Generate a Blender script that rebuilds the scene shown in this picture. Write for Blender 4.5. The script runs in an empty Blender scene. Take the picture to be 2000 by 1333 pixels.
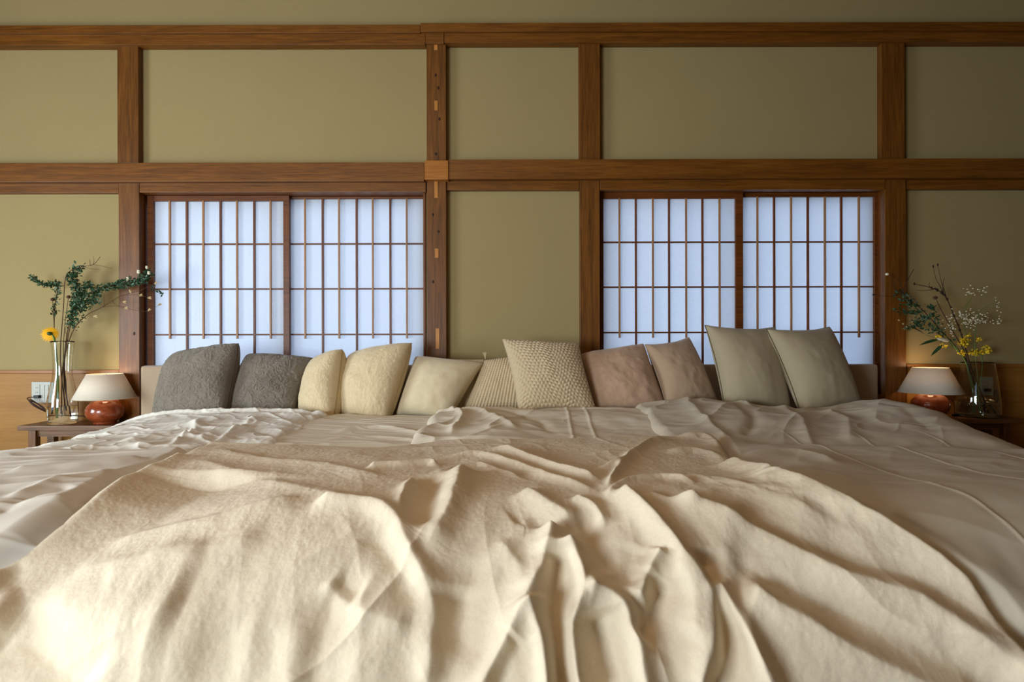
import bpy, bmesh, math, random
import numpy as np
from mathutils import Vector, Matrix
S = bpy.context.scene
COL = S.collection
PI = math.pi
random.seed(7)

# ---------------------------------------------------------------- camera / frame
F = 1150.0            # focal length in pixels (2000 wide)
D = 3.485             # camera to back wall (wall plane is y = 0)
CZ = 0.95             # camera height
def P(px, py, d):     # design helper: photograph pixel + distance -> point
    return Vector(((px-1000)*d/F, d-D, CZ-(py-666)*d/F))
cam = bpy.data.cameras.new('camera'); co = bpy.data.objects.new('camera', cam); COL.objects.link(co)
co.location = (0, -D, CZ); co.rotation_euler = (PI/2, 0, 0)
co.rotation_euler.rotate_axis('Z', math.radians(-0.12))
cam.sensor_width = 36; cam.lens = 36*F/2000; cam.clip_start = 0.05
cam.dof.use_dof = True; cam.dof.focus_distance = 2.9; cam.dof.aperture_fstop = 4.0
S.camera = co

# ---------------------------------------------------------------- world / light / exposure
w = bpy.data.worlds.new('world'); S.world = w; w.use_nodes = True
bg = w.node_tree.nodes['Background']
bg.inputs[0].default_value = (0.58, 0.75, 1.0, 1); bg.inputs[1].default_value = 1.65
S.view_settings.view_transform = 'Standard'; S.view_settings.look = 'None'
S.view_settings.exposure = 0.27; S.view_settings.gamma = 1.0
def area(name, loc, target, sx, sy, power, color):
    l = bpy.data.lights.new(name, 'AREA'); l.shape = 'RECTANGLE'; l.size = sx; l.size_y = sy
    l.energy = power; l.color = color
    o = bpy.data.objects.new(name, l); COL.objects.link(o); o.location = loc
    o.rotation_euler = (Vector(target)-Vector(loc)).to_track_quat('-Z', 'Y').to_euler()
    return o
# daylight through the garden doors in the left wall
area('garden_daylight', (-4.34, -2.5, 1.0), (0, -2.0, 0.75), 1.7, 1.1, 98, (0.86, 0.96, 1.0))
# daylight from the glazed door behind the photographer
area('rear_daylight', (-2.5, -4.70, 0.9), (-0.8, -2.0, 0.5), 1.5, 1.0, 90, (0.84, 0.95, 1.0))
# added overhead fill, warms the bedding tops like ceiling bounce; no real lamp
area('warm_overhead_fill', (-0.9, -2.7, 3.1), (-0.9, -2.6, 0), 1.6, 1.6, 13, (1.0, 0.74, 0.46))

# ---------------------------------------------------------------- materials
def lin(r, g, b):
    f = lambda c: (c/255/12.92) if c/255 <= .04045 else ((c/255+.055)/1.055)**2.4
    return (f(r), f(g), f(b), 1)
class NT:
    def __init__(s, name):
        s.m = bpy.data.materials.new(name); s.m.use_nodes = True
        s.t = s.m.node_tree; s.b = s.t.nodes['Principled BSDF']; s.out = s.t.nodes['Material Output']
        s.tc = s.t.nodes.new('ShaderNodeTexCoord')
    def n(s, typ, **kw):
        nd = s.t.nodes.new(typ)
        for k, v in kw.items():
            if k in nd.inputs: nd.inputs[k].default_value = v
            else: setattr(nd, k, v)
        return nd
    def l(s, a, b): s.t.links.new(a, b)
    def mapped(s, scale, coord='Object'):
        mp = s.n('ShaderNodeMapping'); mp.inputs['Scale'].default_value = scale
        s.l(s.tc.outputs[coord], mp.inputs[0]); return mp.outputs[0]
    def noise(s, vec, scale, detail=4, rough=.55, dist=0):
        nd = s.n('ShaderNodeTexNoise'); nd.inputs['Scale'].default_value = scale
        nd.inputs['Detail'].default_value = detail; nd.inputs['Roughness'].default_value = rough
        nd.inputs['Distortion'].default_value = dist
        s.l(vec, nd.inputs['Vector']); return nd.outputs[0]
    def ramp(s, fac, stops):
        r = s.n('ShaderNodeValToRGB'); e = r.color_ramp.elements
        while len(e) < len(stops): e.new(.5)
        for i, (p, c) in enumerate(stops): e[i].position = p; e[i].color = c
        s.l(fac, r.inputs[0]); return r.outputs[0]
    def mix(s, fac, a, b, mode='MIX'):
        m = s.n('ShaderNodeMix', data_type='RGBA', blend_type=mode)
        if isinstance(fac, (int, float)): m.inputs[0].default_value = fac
        else: s.l(fac, m.inputs[0])
        for i, v in ((6, a), (7, b)):
            if isinstance(v, tuple): m.inputs[i].default_value = v
            else: s.l(v, m.inputs[i])
        return m.outputs[2]
    def bump(s, h, strength, dist, normal=None):
        b = s.n('ShaderNodeBump'); b.inputs['Strength'].default_value = strength; b.inputs['Distance'].default_value = dist
        s.l(h, b.inputs['Height'])
        if normal: s.l(normal, b.inputs['Normal'])
        return b.outputs[0]
def simple(name, c, rough=.6, spec=.3, metal=0):
    k = NT(name); k.b.inputs['Base Color'].default_value = c; k.b.inputs['Roughness'].default_value = rough
    k.b.inputs['Specular IOR Level'].default_value = spec; k.b.inputs['Metallic'].default_value = metal
    v = k.noise(k.mapped((1,1,1)), 40, 3)
    k.l(k.mix(.12, c, k.ramp(v, [(.3, (0.25,.25,.25,1)), (.7, (1,1,1,1))]), 'MULTIPLY'), k.b.inputs['Base Color'])
    return k.m
def wood(name, axis, dark, mid, light, rough=.42, scale=1.0, bumpy=.25):
    k = NT(name)
    sc = {'x': (1.2, 22, 22), 'z': (22, 22, 1.2), 'y': (22, 1.2, 22)}[axis]
    v = k.mapped(tuple(q*scale for q in sc))
    g = k.noise(v, 1.4, 6, .6, 1.2)
    sc2 = tuple(q*3.2 for q in sc); g2 = k.noise(k.mapped(sc2), 2.0, 4, .6, .3)
    big = k.noise(k.mapped((1.5, 1.5, 1.5)), 1.1, 3)
    c = k.ramp(g, [(.28, dark), (.5, mid), (.74, light)])
    c = k.mix(.35, c, k.ramp(g2, [(.35, dark), (.65, light)]))
    c = k.mix(.25, c, k.ramp(big, [(.3, (.55,.5,.45,1)), (.7, (1.25,1.2,1.1,1))]), 'MULTIPLY')
    k.l(c, k.b.inputs['Base Color']); k.b.inputs['Roughness'].default_value = rough
    k.b.inputs['Specular IOR Level'].default_value = .35
    k.l(k.bump(g2, bumpy, .002), k.b.inputs['Normal'])
    return k.m
WX = wood('timber_along', 'x', lin(74,42,8), lin(114,67,16), lin(138,88,30))
WZ = wood('timber_upright', 'z', lin(68,40,8), lin(108,63,16), lin(132,84,30))
WJ = wood('jamb_timber', 'z', lin(66,34,8), lin(104,56,16), lin(126,72,26))
WJX = wood('rail_timber', 'x', lin(68,34,8), lin(106,56,16), lin(128,72,26))
W_LIGHT = wood('pale_patch_timber', 'z', lin(160,100,40), lin(186,124,56), lin(204,146,78))
W_BLOCK = wood('ochre_block_timber', 'x', lin(128,76,22), lin(158,98,34), lin(178,118,50))
W_STRIP = wood('pale_strip_timber', 'z', lin(140,98,62), lin(164,118,78), lin(180,136,94))
W_MUNT = wood('muntin_timber', 'z', lin(84,42,18), lin(112,60,28), lin(132,76,40))
W_TAB = wood('walnut', 'x', lin(60,36,18), lin(102,66,36), lin(132,92,54), .38)
W_TABZ = wood('walnut_upright', 'z', lin(60,36,18), lin(102,66,36), lin(132,92,54), .38)
W_PLY = wood('honey_plywood', 'x', lin(138,92,32), lin(158,110,44), lin(174,128,60), .5, .22, .05)
W_PLYT = wood('plywood_edge', 'x', lin(134,82,30), lin(156,100,42), lin(176,120,58), .4)

def plaster(name, c):
    k = NT(name); o = k.mapped((1,1,1))
    f1 = k.noise(o, 260, 3, .7); f2 = k.noise(o, 3, 3); 
    ca = tuple(x*.86 for x in c[:3])+(1,); cb = tuple(min(1, x*1.14) for x in c[:3])+(1,)
    col = k.ramp(f1, [(.32, ca), (.68, cb)])
    col = k.mix(.12, col, k.ramp(f2, [(.3, (.8,.8,.8,1)), (.7, (1.1,1.1,1.05,1))]), 'MULTIPLY')
    k.l(col, k.b.inputs['Base Color']); k.b.inputs['Roughness'].default_value = .95
    k.b.inputs['Specular IOR Level'].default_value = .1
    k.l(k.bump(f1, .35, .0015), k.b.inputs['Normal']); return k.m
M_WALL = plaster('olive_wallcloth', lin(158,141,99))
M_SIDE = plaster('side_wall_cloth', lin(128,104,70))
M_CEIL = wood('ceiling_boards', 'x', lin(96,66,38), lin(122,86,52), lin(140,102,64), .6, .5)
M_TATAMI = wood('tatami', 'x', lin(140,118,70), lin(164,140,88), lin(184,160,106), .8, 2.0)

def paper(name, c):
    k = NT(name); o = k.mapped((1,1,1)); t = k.t
    f = k.noise(o, 140, 4, .65)
    col = k.ramp(f, [(.3, tuple(x*.93 for x in c[:3])+(1,)), (.7, c)])
    dif = k.n('ShaderNodeBsdfDiffuse'); tr = k.n('ShaderNodeBsdfTranslucent'); mx = k.n('ShaderNodeMixShader')
    mx.inputs[0].default_value = .62
    k.l(col, dif.inputs[0]); k.l(col, tr.inputs[0]); k.l(dif.outputs[0], mx.inputs[1]); k.l(tr.outputs[0], mx.inputs[2])
    k.l(mx.outputs[0], k.out.inputs[0]); return k.m
M_PAPER = paper('shoji_paper', (.86,.88,.92,1))

def fabric(name, c, c2=None, weave=900, wbump=.25, rough=.9, sheen=.3, fuzz=0, fuzzscale=60, stripes=None, vary=.10, coord='Object'):
    k = NT(name); o = k.mapped((1,1,1), coord)
    f1 = k.noise(o, weave, 2, .6); big = k.noise(o, 7, 4, .6)
    c2 = c2 or tuple(x*.82 for x in c[:3])+(1,)
    col = k.mix(k.ramp(big, [(.35,(0,0,0,1)),(.7,(1,1,1,1))]), c, tuple(a*(1-vary)+b*vary for a, b in zip(c, c2)))
    col = k.mix(.3, col, k.ramp(f1, [(.3, (.75,.75,.75,1)), (.7, (1.12,1.12,1.12,1))]), 'MULTIPLY')
    k.b.inputs['Roughness'].default_value = rough; k.b.inputs['Specular IOR Level'].default_value = .15
    k.b.inputs['Sheen Weight'].default_value = sheen; k.b.inputs['Sheen Roughness'].default_value = .4
    nrm = k.bump(f1, wbump, .0012)
    if fuzz:
        f2 = k.noise(o, fuzzscale, 5, .7, 1.0)
        f3 = k.noise(o, fuzzscale*3.3, 3, .7, .8)
        nrm = k.bump(f2, fuzz, .012, nrm); nrm = k.bump(f3, fuzz*.8, .004, nrm)
        col = k.mix(min(.5, fuzz), col, k.ramp(f2, [(.3, (.72,.70,.68,1)), (.62, (1.1,1.1,1.1,1))]), 'MULTIPLY')
    if stripes:
        wv = k.n('ShaderNodeTexWave', bands_direction='X'); wv.inputs['Scale'].default_value = stripes
        k.l(o, wv.inputs[0])
        col = k.mix(.5, col, k.ramp(wv.outputs[0], [(.45, (.9,.9,.9,1)), (.55, (1.05,1.05,1.05,1))]), 'MULTIPLY')
    k.l(col, k.b.inputs['Base Color']); k.l(nrm, k.b.inputs['Normal'])
    return k.m
M_BLANKET = fabric('fleece', lin(232,217,192), None, 500, .2, .95, .06, .18, 100)
M_DUV_W = fabric('white_sateen', lin(244,240,230), None, 1000, .1, .6, .05, stripes=11)
M_DUV_C = fabric('ivory_cotton', lin(238,228,208), None, 1000, .1, .7, .05)
M_DUV_R = fabric('oat_cotton', lin(214,204,184), None, 900, .15, .8, .05)
M_COVER = fabric('stone_cotton', lin(226,218,206), None, 900, .15, .8, .05)
M_SHEET = fabric('white_sheet', lin(230,226,216))
M_HEADB = fabric('headboard_weave', lin(172,152,128), None, 500, .35, .9, .3)
M_C_GREY = fabric('grey_boucle', lin(146,135,120), lin(102,92,80), 500, .3, .95, .4, .75, 75, vary=.4)
M_C_CREAM = fabric('cream_plush', lin(224,204,166), lin(198,174,130), 500, .2, .95, .5, .3, 60, vary=.3)
M_C_IVORY = fabric('ivory_velvet', lin(222,206,172), lin(200,182,144), 700, .2, .85, .4, .12, 40, vary=.3)
M_C_KNIT = fabric('oat_knit', lin(200,180,146), lin(176,156,120), 700, .5, .95, .3)
M_C_PINK = fabric('rose_beige_velour', lin(192,160,134), lin(160,126,100), 600, .3, .9, .45, .3, 34, vary=.4)
M_C_BROWN = fabric('taupe_wool', lin(176,150,124), lin(150,124,98), 600, .35, .95, .3, .25, 90)
M_C_LINEN = fabric('linen', lin(174,160,132), lin(156,142,114), 800, .45, .9, .2)
M_PIPE_D = fabric('dark_piping', lin(98,84,58)); M_PIPE_L = fabric('tan_piping', lin(168,140,98))
M_PIPE_G = fabric('grey_piping', lin(92,82,70))

def glass():
    k = NT('clear_glass'); b = k.b
    b.inputs['Base Color'].default_value = (.96,.98,.97,1); b.inputs['Roughness'].default_value = .01
    b.inputs['Transmission Weight'].default_value = 1; b.inputs['IOR'].default_value = 1.45; return k.m
M_GLASS = glass()
def water():
    k = NT('water'); b = k.b
    b.inputs['Base Color'].default_value = (.97,.99,.96,1); b.inputs['Roughness'].default_value = .0
    b.inputs['Transmission Weight'].default_value = 1; b.inputs['IOR'].default_value = 1.33; return k.m
M_WATER = water()
def pane():
    k = NT('window_glass'); gl = k.n('ShaderNodeBsdfGlossy'); gl.inputs['Roughness'].default_value = .02
    tr = k.n('ShaderNodeBsdfTransparent'); mx = k.n('ShaderNodeMixShader'); mx.inputs[0].default_value = .06
    k.l(tr.outputs[0], mx.inputs[1]); k.l(gl.outputs[0], mx.inputs[2]); k.l(mx.outputs[0], k.out.inputs[0]); return k.m
M_PANE = pane()
def ceramic():
    k = NT('rust_glaze'); o = k.mapped((1,1,1)); f = k.noise(o, 26, 5, .6); s = k.noise(o, 160, 2)
    c = k.ramp(f, [(.3, lin(112,46,22)), (.65, lin(150,70,36))])
    c = k.mix(.4, c, k.ramp(s, [(.3, (.6,.5,.45,1)), (.42, (1,1,1,1))]), 'MULTIPLY')
    k.l(c, k.b.inputs['Base Color']); k.b.inputs['Roughness'].default_value = .22
    k.b.inputs['Coat Weight'].default_value = .4; return k.m
M_CER = ceramic()
def shade_mat():
    k = NT('linen_shade'); o = k.mapped((1,1,1)); a = k.noise(k.mapped((1,1,30)), 60, 2); b2 = k.noise(o, 500, 2)
    c = k.ramp(a, [(.3, lin(226,216,198)), (.7, lin(240,230,214))])
    c = k.mix(.25, c, k.ramp(b2, [(.3,(.8,.8,.8,1)),(.7,(1.1,1.1,1.1,1))]), 'MULTIPLY')
    dif = k.n('ShaderNodeBsdfDiffuse'); tr = k.n('ShaderNodeBsdfTranslucent'); mx = k.n('ShaderNodeMixShader')
    mx.inputs[0].default_value = .22
    k.l(c, dif.inputs[0]); k.l(c, tr.inputs[0]); k.l(dif.outputs[0], mx.inputs[1]); k.l(tr.outputs[0], mx.inputs[2])
    k.l(mx.outputs[0], k.out.inputs[0]); return k.m
M_SHADE = shade_mat()
M_BLACK = simple('black_plastic', lin(24,22,20), .4); M_CORD = simple('brown_cord', lin(64,40,26), .6)
M_PLATE = simple('grey_white_plastic', lin(178,180,170), .35); M_BRASS = simple('brass', lin(150,110,60), .35, .5, .9)
M_ALU = simple('anodised_sash', lin(70,66,60), .4, .5, .6)
M_BARK = simple('bark', lin(84,56,40), .8); M_BARKD = simple('dark_bark', lin(58,38,28), .8)
M_LEAF = simple('box_leaf', lin(52,86,58), .45, .5); M_LEAF2 = simple('eucalyptus_leaf', lin(48,78,54), .5)
M_LEAFB = simple('blade_leaf', lin(40,80,46), .35, .5); M_STEM = simple('green_stem', lin(96,130,64), .5)
M_PETALY = simple('yellow_petal', lin(242,176,20), .6); M_PETALY2 = simple('lemon_blossom', lin(236,204,40), .6)
M_WHITEF = simple('white_petal', lin(236,230,206), .6); M_POD = simple('dry_pod', lin(176,150,104), .5)
M_SEED = simple('seed_head', lin(88,52,36), .8); M_BULB = NT('bulb_glow')
M_BULB.b.inputs['Emission Color'].default_value = (1, .62, .3, 1); M_BULB.b.inputs['Emission Strength'].default_value = 6; M_BULB = M_BULB.m

# ---------------------------------------------------------------- object helpers
def link(name, me, mat=None, parent=None, smooth=False):
    o = bpy.data.objects.new(name, me); COL.objects.link(o)
    if mat: me.materials.append(mat)
    if smooth:
        for p in me.polygons: p.use_smooth = True
    if parent: o.parent = parent
    return o
def obj(name, bm, mat=None, parent=None, smooth=False):
    me = bpy.data.meshes.new(name); bm.normal_update(); bm.to_mesh(me); bm.free()
    return link(name, me, mat, parent, smooth)
def tag(o, label, cat, group=None):
    o['label'] = label; o['category'] = cat
    if group: o['group'] = group
    return o
def empty(name, loc=(0,0,0)):
    o = bpy.data.objects.new(name, None); COL.objects.link(o); o.location = loc; o.empty_display_size = .05; return o
def struct(o): o['kind'] = 'structure'; return o
def keep(o, parent):     # parent a world-space mesh under an Empty that has a location
    o.parent = parent; o.matrix_parent_inverse = Matrix.Translation(-parent.location); return o
def add_box(bm, x0, x1, y0, y1, z0, z1, bev=0):
    r = bmesh.ops.create_cube(bm, size=1)
    vs = r['verts']
    for v in vs:
        v.co = Vector(((x0+x1)/2+v.co.x*(x1-x0), (y0+y1)/2+v.co.y*(y1-y0), (z0+z1)/2+v.co.z*(z1-z0)))
    if bev:
        es = list({e for v in vs for e in v.link_edges})
        bmesh.ops.bevel(bm, geom=es, offset=bev, segments=2, affect='EDGES', profile=.6)
def box(name, x0, x1, y0, y1, z0, z1, mat, parent=None, bev=0):
    bm = bmesh.new(); add_box(bm, min(x0,x1), max(x0,x1), min(y0,y1), max(y0,y1), min(z0,z1), max(z0,z1), bev)
    return obj(name, bm, mat, parent)
def ring_tube(bm, pts, rad, seg=6, cap=True):
    pts = [Vector(p) for p in pts]; n = len(pts)
    if not hasattr(rad, '__len__'): rad = [rad]*n
    t0 = (pts[1]-pts[0]).normalized(); up = Vector((0,0,1)) if abs(t0.z) < .9 else Vector((1,0,0))
    nrm = t0.cross(up).normalized(); rings = []
    for i, p in enumerate(pts):
        t = (pts[min(i+1,n-1)]-pts[max(i-1,0)])
        t = t.normalized() if t.length > 1e-9 else t0
        nrm = (nrm - t*nrm.dot(t)).normalized(); b = t.cross(nrm)
        rings.append([bm.verts.new(p+(nrm*math.cos(a)+b*math.sin(a))*rad[i]) for a in [2*PI*k/seg for k in range(seg)]])
    for i in range(n-1):
        for k in range(seg):
            bm.faces.new((rings[i][k], rings[i][(k+1)%seg], rings[i+1][(k+1)%seg], rings[i+1][k]))
    if cap: bm.faces.new(rings[0][::-1]); bm.faces.new(rings[-1])
def smooth_path(pts, sub=4):
    pts = [Vector(p) for p in pts]; out = []
    for i in range(len(pts)-1):
        p0 = pts[max(i-1,0)]; p1 = pts[i]; p2 = pts[i+1]; p3 = pts[min(i+2,len(pts)-1)]
        for k in range(sub):
            t = k/sub
            out.append(.5*((2*p1)+(p2-p0)*t+(2*p0-5*p1+4*p2-p3)*t*t+(3*p1-p0-3*p2+p3)*t*t*t))
    out.append(pts[-1]); return out
def lathe(name, prof, c, mat, parent=None, seg=48, closed=False):
    bm = bmesh.new(); rings = []
    for r, z in prof:
        if r < 1e-5: rings.append([bm.verts.new((c[0], c[1], c[2]+z))])
        else: rings.append([bm.verts.new((c[0]+r*math.cos(a), c[1]+r*math.sin(a), c[2]+z)) for a in [2*PI*k/seg for k in range(seg)]])
    n = len(rings); rng = range(n if closed else n-1)
    for i in rng:
        A, B = rings[i], rings[(i+1)%n]
        for k in range(seg):
            a0, a1 = A[k%len(A)], A[(k+1)%len(A)] if len(A) > 1 else A[0]
            b0, b1 = B[k%len(B)], B[(k+1)%len(B)] if len(B) > 1 else B[0]
            vs = []
            for v in (a0, a1, b1, b0):
                if v not in vs: vs.append(v)
            if len(vs) > 2: bm.faces.new(vs)
    bmesh.ops.recalc_face_normals(bm, faces=bm.faces)
    return obj(name, bm, mat, parent, True)
def sphere(bm, c, r, sub=1, sc=(1,1,1)):
    m = Matrix.Translation(c) @ Matrix.Diagonal((*[r*q for q in sc], 1))
    bmesh.ops.create_icosphere(bm, subdivisions=sub, radius=1, matrix=m)

# ---------------------------------------------------------------- noise (numpy)
_rng = np.random.RandomState(3); _lat = _rng.rand(256, 256)*2-1
def vnoise(x, y):
    xi = np.floor(x).astype(int); yi = np.floor(y).astype(int); fx = x-xi; fy = y-yi
    fx = fx*fx*fx*(fx*(fx*6-15)+10); fy = fy*fy*fy*(fy*(fy*6-15)+10)
    g = lambda a, b: _lat[a & 255, b & 255]
    return (g(xi,yi)*(1-fx)+g(xi+1,yi)*fx)*(1-fy)+(g(xi,yi+1)*(1-fx)+g(xi+1,yi+1)*fx)*fy
def fbm(x, y, o=4, g=.5):
    s = 0; a = 1
    for i in range(o): s = s+a*vnoise(x*2**i+17.3*i, y*2**i+5.1*i); a *= g
    return s
def ridged(x, y, o=3):
    s = 0; a = 1
    for i in range(o): s = s+a*(1-np.abs(vnoise(x*2**i+7.7*i, y*2**i+31.1*i))*2.2).clip(0,1)**2; a *= .5
    return s
def sstep(a, b, x):
    t = ((x-a)/(b-a)).clip(0, 1); return t*t*(3-2*t)
def grid_mesh(name, X, Y, Z, mat, parent=None, flip=False):
    ny, nx = X.shape
    co_ = np.stack([X, Y, Z], -1).reshape(-1, 3).astype(np.float32)
    i = np.arange(ny*nx).reshape(ny, nx)
    q = np.stack([i[:-1,:-1], i[:-1,1:], i[1:,1:], i[1:,:-1]], -1).reshape(-1, 4)
    if flip: q = q[:, ::-1]
    me = bpy.data.meshes.new(name)
    me.vertices.add(len(co_)); me.vertices.foreach_set('co', co_.ravel())
    me.loops.add(q.size); me.loops.foreach_set('vertex_index', q.ravel().astype(np.int32))
    me.polygons.add(len(q)); me.polygons.foreach_set('loop_start', np.arange(0, q.size, 4, dtype=np.int32))
    me.polygons.foreach_set('use_smooth', np.ones(len(q), dtype=bool))
    me.update(); me.validate()
    o = bpy.data.objects.new(name, me); COL.objects.link(o); me.materials.append(mat)
    if parent: o.parent = parent
    return o

# ================================================================ THE ROOM
MM = D/F     # metres per pixel on the wall plane
def wx(px, p=0): return (px-1000)*(D-p)/F
def wz(py, p=0): return CZ-(py-666)*(D-p)/F
XL, XR, YB, ZT = -4.4, 4.4, -4.8, 3.25
# window openings (outer), pixels on the wall plane
OP = [(273, 832, 368), (1172, 1728, 366)]
zb_open = 0.60
bm = bmesh.new()
xs = [XL-.15, wx(OP[0][0]), wx(OP[0][1]), wx(OP[1][0]), wx(OP[1][1]), XR+.15]
add_box(bm, xs[0], xs[1], 0, .14, 0, ZT); add_box(bm, xs[2], xs[3], 0, .14, 0, ZT); add_box(bm, xs[4], xs[5], 0, .14, 0, ZT)
for i in (0, 1):
    add_box(bm, wx(OP[i][0]), wx(OP[i][1]), 0, .14, wz(OP[i][2]), ZT)
    add_box(bm, wx(OP[i][0]), wx(OP[i][1]), 0, .14, 0, zb_open)
struct(obj('wall_back', bm, M_WALL))
# left wall with the garden door opening
bm = bmesh.new()
add_box(bm, XL-.12, XL, -1.9, 0, 0, ZT); add_box(bm, XL-.12, XL, YB, -4.1, 0, ZT)
add_box(bm, XL-.12, XL, -4.1, -1.9, 1.95, ZT); add_box(bm, XL-.12, XL, -4.1, -1.9, 0, .25)
struct(obj('wall_left', bm, M_SIDE))
struct(box('wall_right', XR, XR+.12, YB, 0, 0, ZT, M_SIDE))
bm = bmesh.new()
add_box(bm, XL-.12, -3.3, YB-.12, YB, 0, ZT); add_box(bm, -1.7, XR+.12, YB-.12, YB, 0, ZT)
add_box(bm, -3.3, -1.7, YB-.12, YB, 2.05, ZT); add_box(bm, -3.3, -1.7, YB-.12, YB, 0, .3)
struct(obj('wall_front', bm, M_SIDE))
struct(box('floor', XL-.12, XR+.12, YB-.12, .14, -.1, 0, M_TATAMI))
struct(box('ceiling', XL-.12, XR+.12, YB-.12, .14, ZT, ZT+.1, M_CEIL))

tn = [0]
def trim(px0, px1, py0, py1, prot, mat, back=0.0, bev=.0025, top=None, bot=None):
    tn[0] += 1
    x0 = wx(px0, prot) if px0 is not None else XL; x1 = wx(px1, prot) if px1 is not None else XR
    z1 = wz(py0, prot) if top is None else top; z0 = wz(py1, prot) if bot is None else bot
    return struct(box('trim_%d' % tn[0], x0, x1, -prot, back, z0, z1, mat, None, bev))
# ceiling rail in two steps, broken at the scarf joint
trim(None, 822, 47, 63, .075, WX); trim(822.5, None, 44, 61, .08, WX)
trim(None, 832, 60, 86, .060, WX); trim(832.5, 868, 59, 84, .064, WX); trim(868.5, None, 59, 83, .060, WX)
# posts
posts = []
for (a, b, pr) in ((230, 271, .045), (834, 872, .045), (1132, 1173, .045), (1723, 1768, .045)):
    posts.append(trim(a, b, 78, 316, pr, WZ))
for (a, b, pr) in ((232, 272, .045), (834, 872, .045), (1133, 1172, .045), (1729, 1770, .045)):
    posts.append(trim(a, b, 345, 0, pr, WZ, bot=0))
# the long horizontal beam (nageshi) in two lengths and its joint block
trim(None, 829, 316, 353, .085, WX); trim(877, None, 311, 349, .085, WX)
trim(829.5, 876.5, 312.5, 350, .093, W_BLOCK, bev=.004)
# lintel strip below
trim(None, 232, 356, 375, .035, WX); trim(273, 832, 352, 374, .05, WX); trim(873, 1132, 351, 371, .035, WX)
trim(1173, 1729, 349, 371, .05, WX); trim(1771, None, 350, 371, .035, WX)
# wainscot of honey plywood with a top edge
for (a, b, t) in ((None, 232, 728), (1771, None, 720)):
    trim(a, b, t, 0, .010, W_PLY, bot=.06); trim(a, b, t-7, t, .018, W_PLYT)
    trim(a, b, 0, 0, .022, W_PLYT, top=.07, bot=0)
# pale inlaid slips and plugs in the second post
for (a, b, c, d_, pst) in ((849,856,82,97,posts[1]), (849.5,856,196,215,posts[1]), (849,856,354,386,posts[5]), (850,857,485,503,posts[5]), (851,858,641,681,posts[5])):
    box('wood_inlay', wx(a,.046), wx(b,.046), -.0475, -.04, wz(d_,.046), wz(c,.046), W_LIGHT, pst, .0008)['label'] = 'pale inlaid wood slip'
M_KNOT = simple('knot', lin(48,24,10), .6)
for (x, y, pst) in ((852,146,posts[1]), (857,171,posts[1]), (859,232,posts[1]), (852,300,posts[1]), (846,419,posts[5]), (857,452,posts[5]), (846,550,posts[5]), (270-8,660-10,posts[4])):
    bm = bmesh.new(); c = Vector((wx(x,.046), -.0455, wz(y,.046))); sphere(bm, c, .0065, 2, (1,.18,1.5)); obj('knot', bm, M_KNOT, pst, True)

# ---- shoji windows
def shoji_window(num, jL, jR, head, panels, hor, pane_y):
    root = struct(empty('window_%d' % num, (0,0,0)))
    zt = wz(head); 
    x0, x1 = wx(OP[num-1][0]), wx(OP[num-1][1])
    # jambs and sill lining the opening
    box('jamb', x0, wx(jL, -.03), -.012, .13, zb_open, zt, WJ, root, .001)
    box('jamb', wx(jR, -.03), x1, -.012, .13, zb_open, zt, WJ, root, .001)
    box('lintel', x0, x1, .0, .13, zt-.004, wz(OP[num-1][2]), WJX, root)
    box('sill', x0, x1, -.03, .13, zb_open, zb_open+.03, WJX, root, .002)
    zs = zb_open+.03
    for (f0, f1, p0, p1, ptop, lights, darks, yoff) in panels:
        # frame ring: stiles, top rail, bottom rail as one mesh; paper, muntins and hanging strips are its pieces
        y0, y1 = yoff, yoff+.028; dd = -y0
        bm = bmesh.new(); X0, X1, A, B = wx(f0,dd), wx(f1,dd), wx(p0,dd), wx(p1,dd); ZP = wz(ptop,dd)
        add_box(bm, X0, A, y0, y1, zs, zt-.006, .001); add_box(bm, B, X1, y0, y1, zs, zt-.006, .001)
        add_box(bm, A, B, y0+.002, y1, ZP, zt-.006, .001); add_box(bm, A, B, y0+.002, y1, zs, zs+.05, .001)
        fr = obj('sliding_panel', bm, WJX, root)
        box('paper', A-.002, B+.002, y1-.008, y1-.0075, zs+.045, ZP+.003, M_PAPER, fr)
        me = None
        for px in darks:
            wdt = .011; c = wx(px, dd)
            box('muntin', c-wdt/2, c+wdt/2, y0+.006, y1-.009, zs+.05, ZP, W_MUNT, fr, .0006)
        for py in hor:
            z = wz(py, dd); box('crossbar', A, B, y0+.007, y1-.009, z-.0045, z+.0045, WJX, fr, .0006)
        for px in lights:
            c = wx(px, dd+.004); 
            o = box('hanging_strip', c-.005, c+.005, y0-.003, y0+.009, wz(660.5,dd), ZP+.001, W_STRIP, fr, .0008)
            o['label'] = 'pale slender wooden strip'
    # outer sash with glass
    ys = .105
    so = empty('outer_sash', (0,0,0)); so.parent = root
    bm = bmesh.new()
    for px0, px1 in ((OP[num-1][0], OP[num-1][0]+16), (OP[num-1][1]-16, OP[num-1][1])):
        add_box(bm, wx(px0), wx(px1), ys, ys+.03, zs, zt)
    m_ = (OP[num-1][0]+OP[num-1][1])/2
    add_box(bm, wx(m_-12), wx(m_+6), ys, ys+.03, zs, zt); add_box(bm, x0, x1, ys, ys+.03, zt-.04, zt); add_box(bm, x0, x1, ys, ys+.03, zs, zs+.05)
    obj('sash_frame', bm, M_ALU, so)
    box('glass', x0, x1, ys+.012, ys+.016, zs, zt, M_PANE, so)
shoji_window(1, 287, 829, 377, [
    (288, 565, 299.5, 553.5, 391, (331,396.5,462.5,528), (363.5,429.5,495.5), .020),
    (560, 830, 566, 827, 387, (595.5,662,728,794.5), (629.5,696,762), .050)], (475,563,652.5), 0)
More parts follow.
